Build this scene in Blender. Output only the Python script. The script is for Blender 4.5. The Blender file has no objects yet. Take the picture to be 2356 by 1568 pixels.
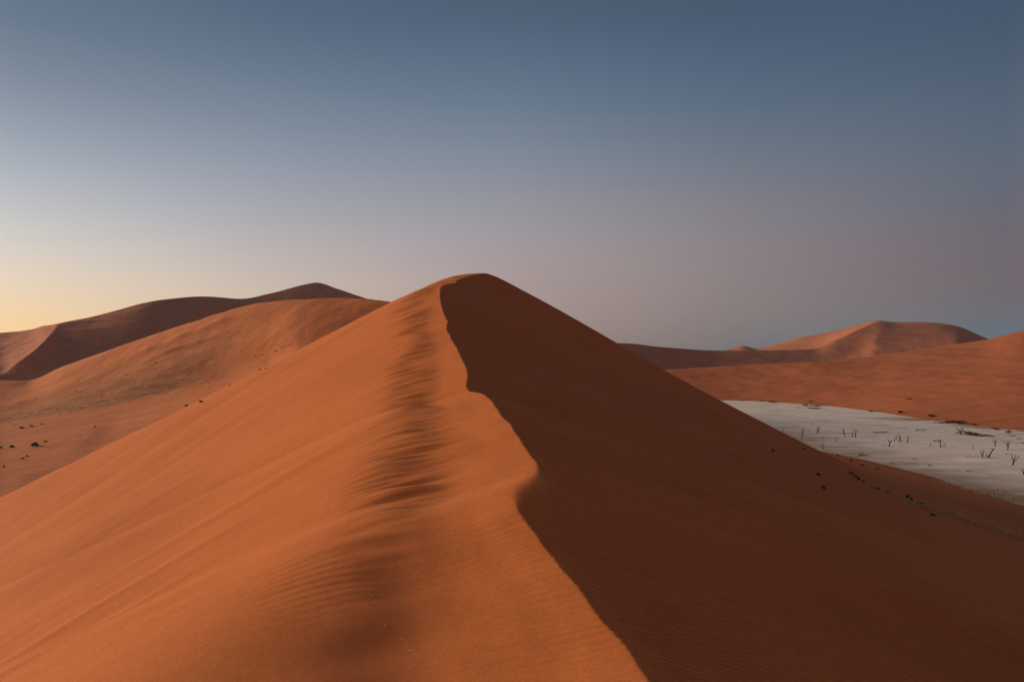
import bpy, math, random
import numpy as np
from mathutils import Vector
from mathutils.bvhtree import BVHTree

R = math.radians
scene = bpy.context.scene
COL = scene.collection
CAMZ, F, CX, HY = 50.0, 1570.0, 1178.0, 812.0     # eye height, focal length and horizon in a 2356 px wide frame
SUN_AZ, SUN_EL = R(-77), R(12.0)                  # azimuth from +Y (view direction), towards -X

# ------------------------------------------------------------------ helpers
def clean(o, label=None, cat=None, group=None, kind=None):
    if label: o['label'] = label
    if cat: o['category'] = cat
    if group: o['group'] = group
    if kind: o['kind'] = kind
    return o

def mesh_obj(name, V, Fq, mat, parent=None, smooth=True):
    V = np.asarray(V, np.float32).reshape(-1, 3); Fq = np.asarray(Fq, np.int32)
    n = Fq.shape[1]
    me = bpy.data.meshes.new(name)
    me.vertices.add(len(V)); me.vertices.foreach_set('co', V.ravel())
    me.loops.add(Fq.size); me.loops.foreach_set('vertex_index', Fq.ravel())
    me.polygons.add(len(Fq))
    me.polygons.foreach_set('loop_start', np.arange(0, Fq.size, n, dtype=np.int32))
    me.polygons.foreach_set('loop_total', np.full(len(Fq), n, np.int32))
    me.polygons.foreach_set('use_smooth', np.full(len(Fq), smooth, bool))
    me.update(calc_edges=True); me.validate()
    if mat: me.materials.append(mat)
    o = bpy.data.objects.new(name, me); COL.objects.link(o)
    if parent: o.parent = parent
    return o

def grid_obj(name, P, mat):
    Rn, Cn = P.shape[:2]
    i = np.arange(Rn * Cn).reshape(Rn, Cn)
    Fq = np.stack([i[:-1, :-1], i[:-1, 1:], i[1:, 1:], i[1:, :-1]], -1).reshape(-1, 4)
    return mesh_obj(name, P.reshape(-1, 3), Fq, mat)

_rng = np.random.RandomState(7)
_perm = _rng.permutation(512); _perm = np.concatenate([_perm, _perm])
_ang = _rng.rand(512) * 2 * np.pi
_gx, _gy = np.cos(_ang), np.sin(_ang)
def perlin(x, y):
    x = np.asarray(x, float); y = np.asarray(y, float); x, y = np.broadcast_arrays(x, y)
    xi = np.floor(x).astype(int); yi = np.floor(y).astype(int); xf = x - xi; yf = y - yi
    u = xf**3 * (xf * (xf * 6 - 15) + 10); v = yf**3 * (yf * (yf * 6 - 15) + 10)
    def g(ix, iy, fx, fy):
        h = _perm[_perm[ix & 511] + (iy & 511)] & 511
        return _gx[h] * fx + _gy[h] * fy
    a = g(xi, yi, xf, yf); b = g(xi + 1, yi, xf - 1, yf)
    c = g(xi, yi + 1, xf, yf - 1); d = g(xi + 1, yi + 1, xf - 1, yf - 1)
    return 1.5 * ((a * (1 - u) + b * u) * (1 - v) + (c * (1 - u) + d * u) * v)
def fbm(x, y, o=3):
    s = 0; a = 1
    for k in range(o):
        s = s + a * perlin(x * 2**k + 17.3 * k, y * 2**k - 9.1 * k); a *= .5
    return s
def sstep(a, b, x):
    t = np.clip((x - a) / (b - a), 0, 1); return t * t * (3 - 2 * t)

def pchip(x, xk, yk):
    xk = np.asarray(xk, float); yk = np.asarray(yk, float); x = np.asarray(x, float)
    h = np.diff(xk); dl = np.diff(yk, axis=0) / h.reshape(-1, *([1] * (yk.ndim - 1)))
    n = len(xk); m = np.zeros_like(yk)
    if n == 2: m[:] = dl[0]
    else:
        for i in range(1, n - 1):
            w1 = 2 * h[i] + h[i-1]; w2 = h[i] + 2 * h[i-1]
            with np.errstate(divide='ignore', invalid='ignore'):
                hm = (w1 + w2) / (w1 / dl[i-1] + w2 / dl[i])
            m[i] = np.where(dl[i-1] * dl[i] > 0, hm, 0)
        m[0] = dl[0]; m[-1] = dl[-1]
    i = np.clip(np.searchsorted(xk, x, side='right') - 1, 0, n - 2)
    t = (x - xk[i]) / h[i]; t = np.clip(t, -.0, 1.)
    sh = t.shape + (1,) * (yk.ndim - 1); t = t.reshape(sh); hh = h[i].reshape(sh)
    return ((1 + 2*t) * (1-t)**2 * yk[i] + t * (1-t)**2 * hh * m[i] + t*t * (3 - 2*t) * yk[i+1] + t*t * (t-1) * hh * m[i+1])
def pchip_broken(x, xk, yk, breaks):
    """monotone cubic with creases at the knot numbers in breaks"""
    b = [0] + sorted(breaks) + [len(xk) - 1]
    out = np.zeros(np.asarray(x).shape + np.asarray(yk).shape[1:])
    for p, q in zip(b[:-1], b[1:]):
        s = (x >= xk[p]) & (x <= xk[q])
        out[s] = pchip(x[s], xk[p:q+1], yk[p:q+1])
    return out

# ------------------------------------------------------------------ materials
def nodes(name):
    m = bpy.data.materials.new(name); m.use_nodes = True
    nt = m.node_tree; nt.nodes.clear()
    out = nt.nodes.new('ShaderNodeOutputMaterial'); b = nt.nodes.new('ShaderNodeBsdfPrincipled')
    nt.links.new(b.outputs[0], out.inputs[0])
    b.inputs['Roughness'].default_value = .95; b.inputs['Specular IOR Level'].default_value = .08
    return m, nt, b
def N(nt, typ, **kw):
    n = nt.nodes.new(typ)
    for k, v in kw.items():
        if k.startswith('_'): n.inputs[k[1:]].default_value = v
        else: setattr(n, k, v)
    return n
def noise(nt, vec, scale, detail=4, rough=.55):
    n = N(nt, 'ShaderNodeTexNoise', _Scale=scale, _Detail=detail, _Roughness=rough)
    nt.links.new(vec, n.inputs['Vector']); return n.outputs['Fac']
def ramp(nt, fac, stops, interp='LINEAR'):
    r = nt.nodes.new('ShaderNodeValToRGB'); r.color_ramp.interpolation = interp
    e = r.color_ramp.elements
    while len(e) < len(stops): e.new(.5)
    for s, (p, c) in zip(e, stops): s.position = p; s.color = (*c[:3], 1) if len(c) >= 3 else (c[0],)*3 + (1,)
    nt.links.new(fac, r.inputs[0]); return r.outputs[0]
def mixc(nt, f, a, b, mode='MIX'):
    m = N(nt, 'ShaderNodeMix', data_type='RGBA', blend_type=mode)
    for s, v in ((0, f), (6, a), (7, b)):
        if hasattr(v, 'is_linked'): nt.links.new(v, m.inputs[s])
        else: m.inputs[s].default_value = v if s == 0 else (*v, 1)
    return m.outputs[2]
def mapping(nt, vec, scale=(1, 1, 1), rot=(0, 0, 0)):
    m = N(nt, 'ShaderNodeMapping', _Scale=scale, _Rotation=rot)
    nt.links.new(vec, m.inputs['Vector']); return m.outputs[0]
def math_(nt, op, a, b=None, clamp=False):
    m = N(nt, 'ShaderNodeMath', operation=op, use_clamp=clamp)
    for i, v in enumerate((a, b)):
        if v is None: continue
        if hasattr(v, 'is_linked'): nt.links.new(v, m.inputs[i])
        else: m.inputs[i].default_value = v
    return m.outputs[0]
def bump(nt, b, h, strength, dist):
    n = N(nt, 'ShaderNodeBump', _Strength=strength, _Distance=dist)
    nt.links.new(h, n.inputs['Height']); nt.links.new(n.outputs[0], b.inputs['Normal'])

SAND = (.56, .152, .043)
def sand_material(name, col=SAND, grain=(9., 28.), streak_rot=None, streak_scale=(.004, .06, .02), pale=(.5, .3, .17), pale_amt=0., patch=.06, bumpd=.02, coarse=None):
    m, nt, b = nodes(name)
    P = N(nt, 'ShaderNodeTexCoord').outputs['Object']
    dk = tuple(c * .90 for c in col); lt = tuple(min(1, c * 1.08) for c in col)
    c = ramp(nt, noise(nt, P, grain[0], 3, .7), [(.28, dk), (.5, col), (.72, lt)])
    big = ramp(nt, noise(nt, P, patch, 4, .6), [(.25, (.86, .86, .86)), (.5, (1, 1, 1)), (.75, (1.0, 1.06, 1.1))])
    c = mixc(nt, 1., c, big, 'MULTIPLY')
    g = ramp(nt, noise(nt, P, grain[1], 2, .8), [(.3, (.78,)*3), (.5, (1,)*3), (.7, (1.2,)*3)])
    g2 = ramp(nt, noise(nt, P, grain[1] * .06, 9, .92), [(.40, (.93,)*3), (.5, (1,)*3), (.60, (1.07,)*3)])
    c = mixc(nt, 1., c, g2, 'MULTIPLY')
    c = mixc(nt, 1., c, g, 'MULTIPLY')
    if streak_rot is not None:
        S = mapping(nt, P, streak_scale, (0, 0, streak_rot))
        f = ramp(nt, noise(nt, S, 1., 6, .62), [(.54, (0, 0, 0)), (.70, (1, 1, 1))])
        f2 = ramp(nt, noise(nt, P, .35, 3, .7), [(.35, (0, 0, 0)), (.65, (1, 1, 1))])
        f = math_(nt, 'MULTIPLY', math_(nt, 'MULTIPLY', f, f2), pale_amt)
        c = mixc(nt, f, c, pale)
        f3 = ramp(nt, noise(nt, mapping(nt, P, tuple(s * 1.7 for s in streak_scale), (0, 0, streak_rot)), 1., 5, .6), [(.3, (.86, .86, .86)), (.5, (1, 1, 1)), (.7, (1.05, 1.05, 1.05))])
        c = mixc(nt, 1., c, f3, 'MULTIPLY')
    nt.links.new(c, b.inputs['Base Color'])
    h = noise(nt, P, grain[0] * .6, 5, .75)
    if coarse: h = math_(nt, 'ADD', h, math_(nt, 'MULTIPLY', noise(nt, P, coarse[0], 4, .6), coarse[1]))
    bump(nt, b, h, 1., bumpd)
    return m, nt, b, c

M_dune = sand_material('dune_sand', grain=(6., 22.), patch=.05, bumpd=.006)[0]
M_left = sand_material('left_dune_sand', col=(.60, .180, .063), grain=(1.2, 3.), patch=.02, streak_rot=R(-18), streak_scale=(.006, .05, .02), pale=(.42, .25, .13), pale_amt=.35, bumpd=.10, coarse=(.09, 6.))
def grassy_foot(tup):
    m, nt, b, c = tup
    P = N(nt, 'ShaderNodeTexCoord').outputs['Object']
    sx = N(nt, 'ShaderNodeSeparateXYZ'); nt.links.new(P, sx.inputs[0])
    e = math_(nt, 'SUBTRACT', math_(nt, 'SUBTRACT', sx.outputs['Y'], 452.), math_(nt, 'MULTIPLY', math_(nt, 'ADD', sx.outputs['X'], 340.), .28))
    e = math_(nt, 'ADD', e, math_(nt, 'MULTIPLY', math_(nt, 'SUBTRACT', noise(nt, P, .05, 4, .6), .5), 16.))
    a = math_(nt, 'DIVIDE', e, 5., True)
    d = math_(nt, 'SUBTRACT', 1., math_(nt, 'DIVIDE', math_(nt, 'SUBTRACT', e, 18.), 70., True))
    l = math_(nt, 'SUBTRACT', 1., math_(nt, 'DIVIDE', math_(nt, 'ADD', sx.outputs['X'], 250.), 60., True))
    st = ramp(nt, noise(nt, mapping(nt, P, (.006, .30, .2), (0, 0, R(-16))), 1., 5, .6), [(.33, (.20, .105, .048)), (.5, (.36, .17, .075)), (.66, (.62, .36, .18))])
    sp = ramp(nt, noise(nt, P, .8, 4, .8), [(.35, (.55,)*3), (.6, (1.1,)*3)])
    st = mixc(nt, 1., st, sp, 'MULTIPLY')
    f = math_(nt, 'MULTIPLY', math_(nt, 'MULTIPLY', a, d), math_(nt, 'MULTIPLY', l, .52))
    nt.links.new(mixc(nt, f, c, st), b.inputs['Base Color'])
    return m
M_left = grassy_foot(M_left)
M_far = sand_material('far_dune_sand', col=(.52, .17, .085), grain=(.5, 1.4), patch=.012, streak_rot=R(40), streak_scale=(.004, .03, .01), pale=(.4, .2, .12), pale_amt=.2, bumpd=.2, coarse=(.05, 8.))[0]  # sand colour less saturated than the near dune, with distance haze put into it
M_right = sand_material('right_dune_sand', col=(.49, .135, .052), grain=(.9, 2.4), patch=.02, streak_rot=R(-35), streak_scale=(.010, .085, .03), pale=(.50, .27, .15), pale_amt=.55, bumpd=.12, coarse=(.12, 3.))[0]
M_ground = sand_material('ground_sand', col=(.52, .15, .05), grain=(1., 3.), patch=.01)[0]

def clay_material():
    m, nt, b = nodes('clay')
    P = N(nt, 'ShaderNodeTexCoord').outputs['Object']
    c = ramp(nt, noise(nt, mapping(nt, P, (.012, .05, 1)), 1., 6, .6), [(.25, (.66, .50, .39)), (.42, (.87, .675, .53)), (.58, (.93, .75, .605)), (.76, (.74, .59, .48))])
    s = ramp(nt, noise(nt, mapping(nt, P, (.03, .22, 1)), 1., 5, .65), [(.30, (.68, .61, .55)), (.44, (1, 1, 1)), (.66, (1.06, 1.06, 1.06))])
    c = mixc(nt, 1., c, s, 'MULTIPLY')
    mo = ramp(nt, noise(nt, P, .045, 5, .65), [(.30, (.78, .74, .70)), (.48, (1, 1, 1)), (.68, (1.06, 1.05, 1.03))])
    c = mixc(nt, 1., c, mo, 'MULTIPLY')
    vo = N(nt, 'ShaderNodeTexVoronoi', feature='DISTANCE_TO_EDGE', _Scale=.22); nt.links.new(P, vo.inputs['Vector'])
    cr = ramp(nt, vo.outputs['Distance'], [(.0, (.72, .7, .68)), (.06, (1, 1, 1))])
    c = mixc(nt, .45, c, cr, 'MULTIPLY')
    g = ramp(nt, noise(nt, P, 1.5, 3, .8), [(.3, (.86,)*3), (.5, (1,)*3), (.7, (1.08,)*3)])
    c = mixc(nt, 1., c, g, 'MULTIPLY')
    sx = N(nt, 'ShaderNodeSeparateXYZ'); nt.links.new(P, sx.inputs[0])           # sand blown in over the near shore
    nn = noise(nt, mapping(nt, P, (.02, .09, 1)), 1., 5, .65)
    e = math_(nt, 'ADD', sx.outputs['X'], math_(nt, 'MULTIPLY', nn, -130.))
    e = math_(nt, 'ADD', e, math_(nt, 'MULTIPLY', sx.outputs['Y'], .10))
    f = ramp(nt, math_(nt, 'DIVIDE', math_(nt, 'SUBTRACT', e, 134.), 50., True), [(0., (1, 1, 1)), (.35, (.55, .55, .55)), (1., (0, 0, 0))])
    c = mixc(nt, math_(nt, 'MULTIPLY', f, .75), c, (.34, .20, .125))
    n2 = noise(nt, mapping(nt, P, (.018, .075, 1)), 1., 5, .6)               # tongues of red sand on the far right shore
    e2 = math_(nt, 'SUBTRACT', math_(nt, 'SUBTRACT', 462., sx.outputs['X']), math_(nt, 'MULTIPLY', sx.outputs['Y'], .30))
    e2 = math_(nt, 'ADD', e2, math_(nt, 'MULTIPLY', n2, -170.))
    f2 = ramp(nt, math_(nt, 'DIVIDE', math_(nt, 'ADD', e2, 85.), 24., True), [(0., (1, 1, 1)), (1., (0, 0, 0))])
    f2 = math_(nt, 'MULTIPLY', f2, math_(nt, 'DIVIDE', math_(nt, 'SUBTRACT', 545., sx.outputs['Y']), 30., True))
    c = mixc(nt, math_(nt, 'MULTIPLY', f2, .85), c, (.42, .17, .08))
    nt.links.new(c, b.inputs['Base Color'])
    bump(nt, b, noise(nt, mapping(nt, P, (.4, 1.6, 1)), 1., 5, .7), .6, .08)
    return m
M_clay = clay_material()

def plain(name, a, c2, scale, rough=.9):
    m, nt, b = nodes(name)
    P = N(nt, 'ShaderNodeTexCoord').outputs['Object']
    c = ramp(nt, noise(nt, P, scale, 4, .65), [(.3, a), (.7, c2)])
    nt.links.new(c, b.inputs['Base Color']); b.inputs['Roughness'].default_value = rough
    bump(nt, b, noise(nt, P, scale * 3, 3, .7), .6, .03)
    return m
M_dead = plain('dead_wood', (.020, .014, .011), (.055, .038, .030), 3.)
M_leaf = plain('bush_leaf', (.050, .054, .024), (.13, .125, .060), 4.)
M_brush = plain('brush_leaf', (.040, .026, .014), (.105, .070, .040), 3.)
M_stem = plain('bush_stem', (.05, .035, .025), (.10, .07, .05), 6.)
M_drygrass = plain('dry_grass', (.58, .34, .17), (.74, .47, .26), 2.)
M_greygrass = plain('grey_grass', (.40, .24, .12), (.56, .37, .20), 2.)
M_straw = plain('straw', (.82, .74, .6), (.92, .86, .76), 20.)

# ------------------------------------------------------------------ main dune: crest line in plan and height
cr = np.array([  # frame x, frame y, distance
    (1760, 2100, 9), (1640, 1830, 16), (1555, 1680, 21), (1490, 1568, 25), (1440, 1490, 27.6), (1380, 1420, 30), (1320, 1340, 32.8), (1262, 1270, 35.6),
    (1215, 1205, 38.2), (1190, 1165, 39.9), (1184, 1148, 40.9), (1200, 1120, 42.8), (1228, 1098, 44.8), (1239, 1085, 46), (1233, 1065, 47.6), (1215, 1040, 50), (1180, 985, 55.5),
    (1150, 950, 60), (1130, 922, 64), (1118, 910, 66), (1100, 903, 68), (1080, 900, 69.6), (1073, 890, 71), (1075, 868, 74), (1074, 850, 77),
    (1066, 832, 81), (1045, 790, 90), (1033, 768, 95), (1027, 752, 99), (1030, 741, 101.5), (1024, 728, 105), (1017, 708, 110), (1013, 690, 115), (1012, 672, 120),
    (1015, 660, 124), (1024, 654, 129), (1040, 651.5, 135), (1049, 650, 139), (1051, 645, 142), (1062, 640, 147), (1085, 634, 154), (1118, 629, 162)], float)
cy = cr[:, 2]; cxw = (cr[:, 0] - CX) / F * cy; czw = CAMZ - (cr[:, 1] - HY) / F * cy
ky = np.concatenate([[-160, -60, -10], cy, [185, 215, 260, 310, 370, 450, 560, 640]])
kx = np.concatenate([[30, 18, 9], cxw, [-1, 6, 12, 18, 24, 30, 36, 40]])
kz = np.concatenate([[18, 28, 33.0], czw, [68.2, 60, 48, 36, 22, 8, -4, -6]])
def crest_x(y): return pchip(y, ky, kx)
def crest_z(y): return pchip(y, ky, kz)
_yy = np.linspace(-160, 640, 1601); _xs = crest_x(_yy); _kk = np.exp(-np.linspace(-3, 3, 91)**2); _kk /= _kk.sum()
_xsm = np.convolve(np.pad(_xs, 45, mode='edge'), _kk, 'valid')
_zs = crest_z(_yy); _zsm = np.convolve(np.pad(_zs, 9, mode='edge'), np.ones(19) / 19, 'valid')
def crest_xs(y): return np.interp(y, _yy, _xsm)

def crest_wobble(y):
    e = sstep(15, 22, y) * sstep(75, 55, y)
    return e * (.032 * np.sin(2 * np.pi * (y / .47 + .9 * perlin(y * .3, 3.))) * (.7 + .6 * perlin(y * .4, 21.)) + .05 * perlin(y * .9, 31.)) + .12 * perlin(y * .45, 11.) * sstep(20, 30, y) * sstep(160, 120, y)
def main_height(x, y, fine=True):
    """height of the big dune at ground position x, y"""
    xc, xs, zc = crest_x(y), crest_xs(y), crest_z(y)
    xc = xc + crest_wobble(y)
    t0 = x - xc
    w = np.exp(-np.abs(t0) / 9.)
    t = x - (xc * w + xs * (1 - w))
    t = np.where(np.sign(t) == np.sign(t0), t, 0)
    # ---- right (slip) side
    rr = .07 + .85 * np.exp(-((y - 43.4) / 2.2)**2) + 1.3 * np.exp(-((y - 166) / 8.)**2)         # rounding of the crest, soft in the saddle
    ta = np.sqrt(t * t + rr * rr) - rr
    tr = np.where(t > 0, ta, 0)
    L = np.maximum(97 - xs, 20); u = tr / L
    zf = np.minimum(15., zc * .35)
    us = np.minimum(u, 2.)
    slip = zc + (zf - zc) * (1.05 * us - .05 * us * us)
    xa = xs + tr - 97
    ap = zf - .16 * xa - .10 * np.maximum(xa - 45, 0) + .5 * fbm(x * .03, y * .02)
    both = 3.2 * np.logaddexp(slip / 3.2, ap / 3.2) - 1.0
    zr = slip + (both - slip) * sstep(14, 55, tr) + .22 * np.exp(-((y - 66 + .05 * tr) / .9)**2) * sstep(.5, 4, tr) * sstep(34, 10, tr)
    # ---- left (lit) side
    tl = np.where(t < 0, ta, 0)
    hi = sstep(110, 155, y)                                # flat-topped near the summit
    tb = np.interp(y, [16, 24, 28, 32, 36, 45, 56, 68, 85, 103, 125, 145, 160], [17.5, 13.5, 11.2, 9.4, 8.2, 7.4, 7.6, 6.0, 5.2, 4.4, 3.4, 3.6, 5.6]) # terrace
    c = y + tl**2 / 95.
    near = sstep(46, 30, y)
    wv = tb + .7 * perlin(y * .11, 5.) + .4 * perlin(c * .37, 8.5) * (1 - near) * (1 - .7 * hi)
    s_top = np.interp(y, [20, 30, 40, 60], [.19, .24, .31, .34]) * (1 - hi) + .03 * hi
    s_out = np.interp(y, [20, 40, 80, 120, 150], [.40, .44, .47, .49, .525])
    # slope of the lit face: steady below the crest, a flat wind-scoured bench, then steep again
    w0 = wv - 2.2 - .8 * near; w1 = wv + 2.0 - .9 * sstep(70, 100, y) + 4.2 * near + 1.2 * sstep(42, 50, y) * sstep(62, 52, y); q0 = .55 + .55 * near; q1 = 1.5 + 1.8 * near
    s_d = (.0 - .11 * near + .07 * sstep(64, 100, y)) * (1 - hi) + .08 * hi
    sp = lambda a, q: q * (np.logaddexp(0, (tl - a) / q) - np.logaddexp(0, -a / q))
    g = s_top * tl + (s_d - s_top) * sp(w0, q0) + (s_out - s_d) * sp(w1, q1)
    bmp = np.exp(-((tl - wv - 1.0) / 2.6)**2)
    amp = (.10 * perlin(c * .16, 1.7) + .30 * (1 - near) * perlin(c * .13, 4.4) + (1 - near) * (.26 * perlin(c * .42, tl * .12 + 2) + .15 * perlin(c * .95, tl * .15 + 6))) * (1 - .60 * hi) * sstep(8, 20, y)
    base = zc - g
    if fine:
        base = base + amp * bmp
        # faint streaks fanning down the lit face
        base = base + sstep(8, 20, tl) * (.07 * perlin(c * .13, tl * .022) * (1 + tl / 60.) + .016 * perlin(c * .45, tl * .04 + 7))
        st = np.exp(-((c - 57.5 - .04 * tl) / 1.0)**2) * sstep(18, 26, tl) * sstep(50, 38, tl) + .7 * np.exp(-((c - 53.2) / .8)**2) * sstep(20, 27, tl) * sstep(48, 40, tl) + .8 * np.exp(-((c - 66) / 1.4)**2) * sstep(9, 14, tl) * sstep(34, 24, tl)
        base = base + .16 * st
        tz = np.exp(-((tl - wv - .2) / 2.8)**2)
        base = base + tz * (.13 * perlin(c * .65, tl * .16 + 3) + .10 * perlin(c * 1.2, tl * .2 + 9)) * sstep(40, 50, y) * sstep(170, 130, y)
        base = base + tz * near * .22 * perlin(c * .30, tl * .12 + 5)
        kx_ = np.linspace(0, 200, 2001)
        ph = np.interp(c, kx_, np.cumsum(.1 / np.interp(kx_, [20, 40, 55, 80, 120], [.42, .75, 1.1, 1.6, 2.2]))) + .6 * perlin(y * .2, tl * .12)
        lam = np.interp(y, [20, 40, 55, 80, 120], [.42, .75, 1.1, 1.6, 2.2])
        re = np.exp(-((tl - wv - 1.5) / 4.5)**2) * sstep(30, 37, y) * sstep(90, 60, y) * sstep(-.25, .4, perlin(y * .09 + 3, tl * .1))
        base = base + re * lam * .024 * np.sin(2 * np.pi * ph)
        re2 = sstep(9, 14, tl) * sstep(46, 26, tl) * sstep(30, 38, y) * sstep(70, 50, y) * sstep(0., .4, perlin(y * .07 + 9, tl * .05))
        base = base + re2 * .006 * np.sin(2 * np.pi * ph)
        base = base - .22 * np.exp(-((tl - 7.6) / 2.4)**2 - ((y - 35.8) / 1.3)**2) - .12 * np.exp(-((tl - 9.4) / 2.8)**2 - ((y - 31.) / 1.8)**2)
        # smooth undulations between terrace and crest
        base = base + .10 * perlin(c * .18, tl * .25 + 4) * sstep(.8, 3, tl) * sstep(10, 6, tl)
    fl = 1.0
    zl = .5 * (base - fl + np.sqrt((base - fl)**2 + 11.**2)) + fl - 5.5 * sstep(14, 2, base) - 1.2
    zl = zl + .35 * fbm(x * .02, y * .02) * sstep(30, 90, tl)
    zl = base + (zl - base) * sstep(10, 50, tl)
    z = np.where(t >= 0, zr, zl)
    if fine:
        # wind ripples running down the dark face
        lam = np.interp(y, [20, 25, 30, 40, 60], [.30, .36, .46, .72, 1.1])
        yy = np.linspace(0, 200, 4001); ph0 = np.cumsum(.05 / np.interp(yy, [20, 25, 30, 40, 60], [.30, .36, .46, .72, 1.1]))
        ph = np.interp(y + .05 * tr + .0012 * tr**2, yy, ph0) + .7 * perlin(y * .16 + tr * .01, tr * .06) + .25 * perlin(y * .8, tr * .25)
        re = sstep(.15, 1.6, tr) * np.exp(-tr / 26.) * sstep(18, 22, y) * sstep(62, 44, y)
        z = z + np.where(t > 0, re * lam * .100 * np.sin(2 * np.pi * ph) * (.55 + .45 * perlin(y * .11, tr * .09 + 2)), 0)
        z = z + np.where(t > 0, sstep(2, 14, tr) * (.26 * perlin((y + .12 * tr) * .13, tr * .02) + .14 * perlin((y + .1 * tr) * .45, tr * .03)) * sstep(120, 60, tr), 0)
    return z

def spaced(segs):
    out = []
    for a, b, s in segs: out.append(np.arange(a, b - 1e-6, s))
    return np.concatenate(out + [[segs[-1][1]]])
rows = spaced([(-150, 0, 5), (0, 18, .6), (18, 24, .12), (24, 50, .045), (50, 70, .1), (70, 110, .2), (110, 166, .35), (166, 200, 1.5), (200, 560, 6)])
left = spaced([(0, .6, .04), (.6, 3, .1), (3, 16, .16), (16, 40, .4), (40, 80, 1.), (80, 260, 5)])
right = spaced([(0, .6, .04), (.6, 3, .1), (3, 12, .22), (12, 40, .5), (40, 90, 1.2), (90, 190, 1.6), (190, 240, 10)])
ts = np.concatenate([-left[::-1], right[1:]])
Y = np.repeat(rows[:, None], len(ts), 1)
xc_d = crest_x(rows) + crest_wobble(rows)
wt = np.exp(-np.abs(ts) / 30.)[None, :]
X = (xc_d[:, None] * wt + crest_xs(rows)[:, None] * (1 - wt)) + ts[None, :]
Z = main_height(X, Y)
dune = grid_obj('dune', np.stack([X, Y, Z], -1), M_dune)
clean(dune, 'big orange dune with a sharp crest between its lit and dark faces', 'dune', None, 'structure')

# ------------------------------------------------------------------ lofted hills
def loft(name, mat, cols, nu, nv, breaks=(), rough=None, label=None, nearer=None):
    fx = np.array([(c[0] - CX) / F for c in cols]); K = np.array([c[1] for c in cols], float)
    if nearer is not None:
        for j, c in enumerate(cols):
            f = np.interp(c[0], *nearer[:2]) ** np.interp(np.arange(K.shape[1]), *nearer[2:])
            K[j, :, 1] = CAMZ + (K[j, :, 1] - CAMZ) * f; K[j, :, 0] *= f   # columns x knots x (dist, z)
    ku = np.arange(K.shape[1]); u = np.linspace(0, ku[-1], nu)
    A = np.stack([pchip_broken(u, ku, K[j], list(breaks)) for j in range(len(cols))])   # columns x nu x 2
    v = np.linspace(fx[0], fx[-1], nv)
    B = pchip(v, fx, A)                                                                  # nv x nu x 2
    D, Zz = B[..., 0], B[..., 1]
    Xx = v[:, None] * D
    if rough is not None: Zz = Zz + rough(Xx, D, u[None, :] + 0 * D)
    o = grid_obj(name, np.stack([Xx, D, Zz], -1)[:, ::-1], mat)
    clean(o, label, 'dune', None, 'structure'); return o

def k_left(x, *k): return (x, list(k))
hill_left = loft('dune', M_left, [
    (-700, [(120,-3),(220,-2),(300,-1),(450,0),(520,8),(570,16),(620,12),(700,4),(800,-3)]),
    (-300, [(140,-3),(240,-1),(300,-.5),(450,1),(510,14),(548,25),(600,20),(700,6),(800,-3)]),
    (0,    [(150,-1.5),(250,-.5),(300,0),(452,3),(500,17),(530,29),(585,23),(680,8),(800,-3)]),
    (60,   [(150,-3),(250,0),(310,1),(455,5),(502,19),(532,28.4),(588,24),(685,8),(800,-3)]),
    (150,  [(150,-3),(250,0),(320,3),(460,9),(506,28),(536,40.2),(595,34),(700,12),(830,-3)]),
    (280,  [(150,-2),(250,2),(400,9.4),(468,15),(512,38),(547,56),(605,50),(700,24),(850,-3)]),
    (430,  [(150,-2),(250,5),(400,16.5),(480,25),(520,51),(560,73.9),(615,68),(730,30),(880,-3)]),
    (520,  [(150,-1),(250,7),(400,21),(482,32),(524,57),(570,85.2),(622,80),(750,34),(900,-3)]),
    (610,  [(150,-1),(250,10),(400,27),(480,42),(528,66),(580,93.2),(632,90),(760,36),(920,-3)]),
    (690,  [(150,0),(250,14),(400,33),(470,50),(530,73),(590,96.2),(645,92),(780,38),(950,-3)]),
    (780,  [(150,0),(250,17),(400,37),(470,55),(540,78),(600,97.4),(655,94),(800,40),(970,-3)]),
    (910,  [(150,0),(250,18),(400,40),(480,60),(560,82),(620,95.4),(680,90),(820,40),(1000,-3)]),
    (1040, [(150,-3),(250,8),(400,25),(480,40),(560,55),(620,66),(690,60),(830,30),(1000,-3)]),
    (1180, [(150,-4),(250,-2),(400,2),(480,6),(560,12),(620,18),(690,16),(830,5),(1000,-3)]),
    (1330, [(150,-5),(250,-5),(400,-5),(480,-5),(560,-4),(620,-4),(690,-4),(830,-4),(1000,-4)])],
    360, 520, (), lambda x, y, u: (1.1 * fbm((x * .35 - y) * .022 + 3, (x + y * .35) * .006, 4) + .25 * fbm(x * .06, y * .06, 3)) * sstep(8.2, 6.5, u) * (.3 + .7 * sstep(2.2, 4, u)) + (2.4 * np.exp(-((u - 4.50 - .003 * (x + 250)) / .075)**2) * sstep(-330, -280, x) * sstep(-205, -235, x) + 2.0 * np.exp(-((u - 4.2 - .003 * (x + 250)) / .06)**2) * sstep(-300, -270, x) * sstep(-215, -240, x)) * (.6 + .8 * perlin(x * .05, u * 3)),
    'long orange dune sloping down leftwards behind the big dune', ([0, 150, 280, 430, 610, 780, 910, 1330], [1.13, 1.10, 1.06, 1.01, .94, .87, .81, .78], [3, 4.6, 8], [0, 1, 1]))

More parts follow.
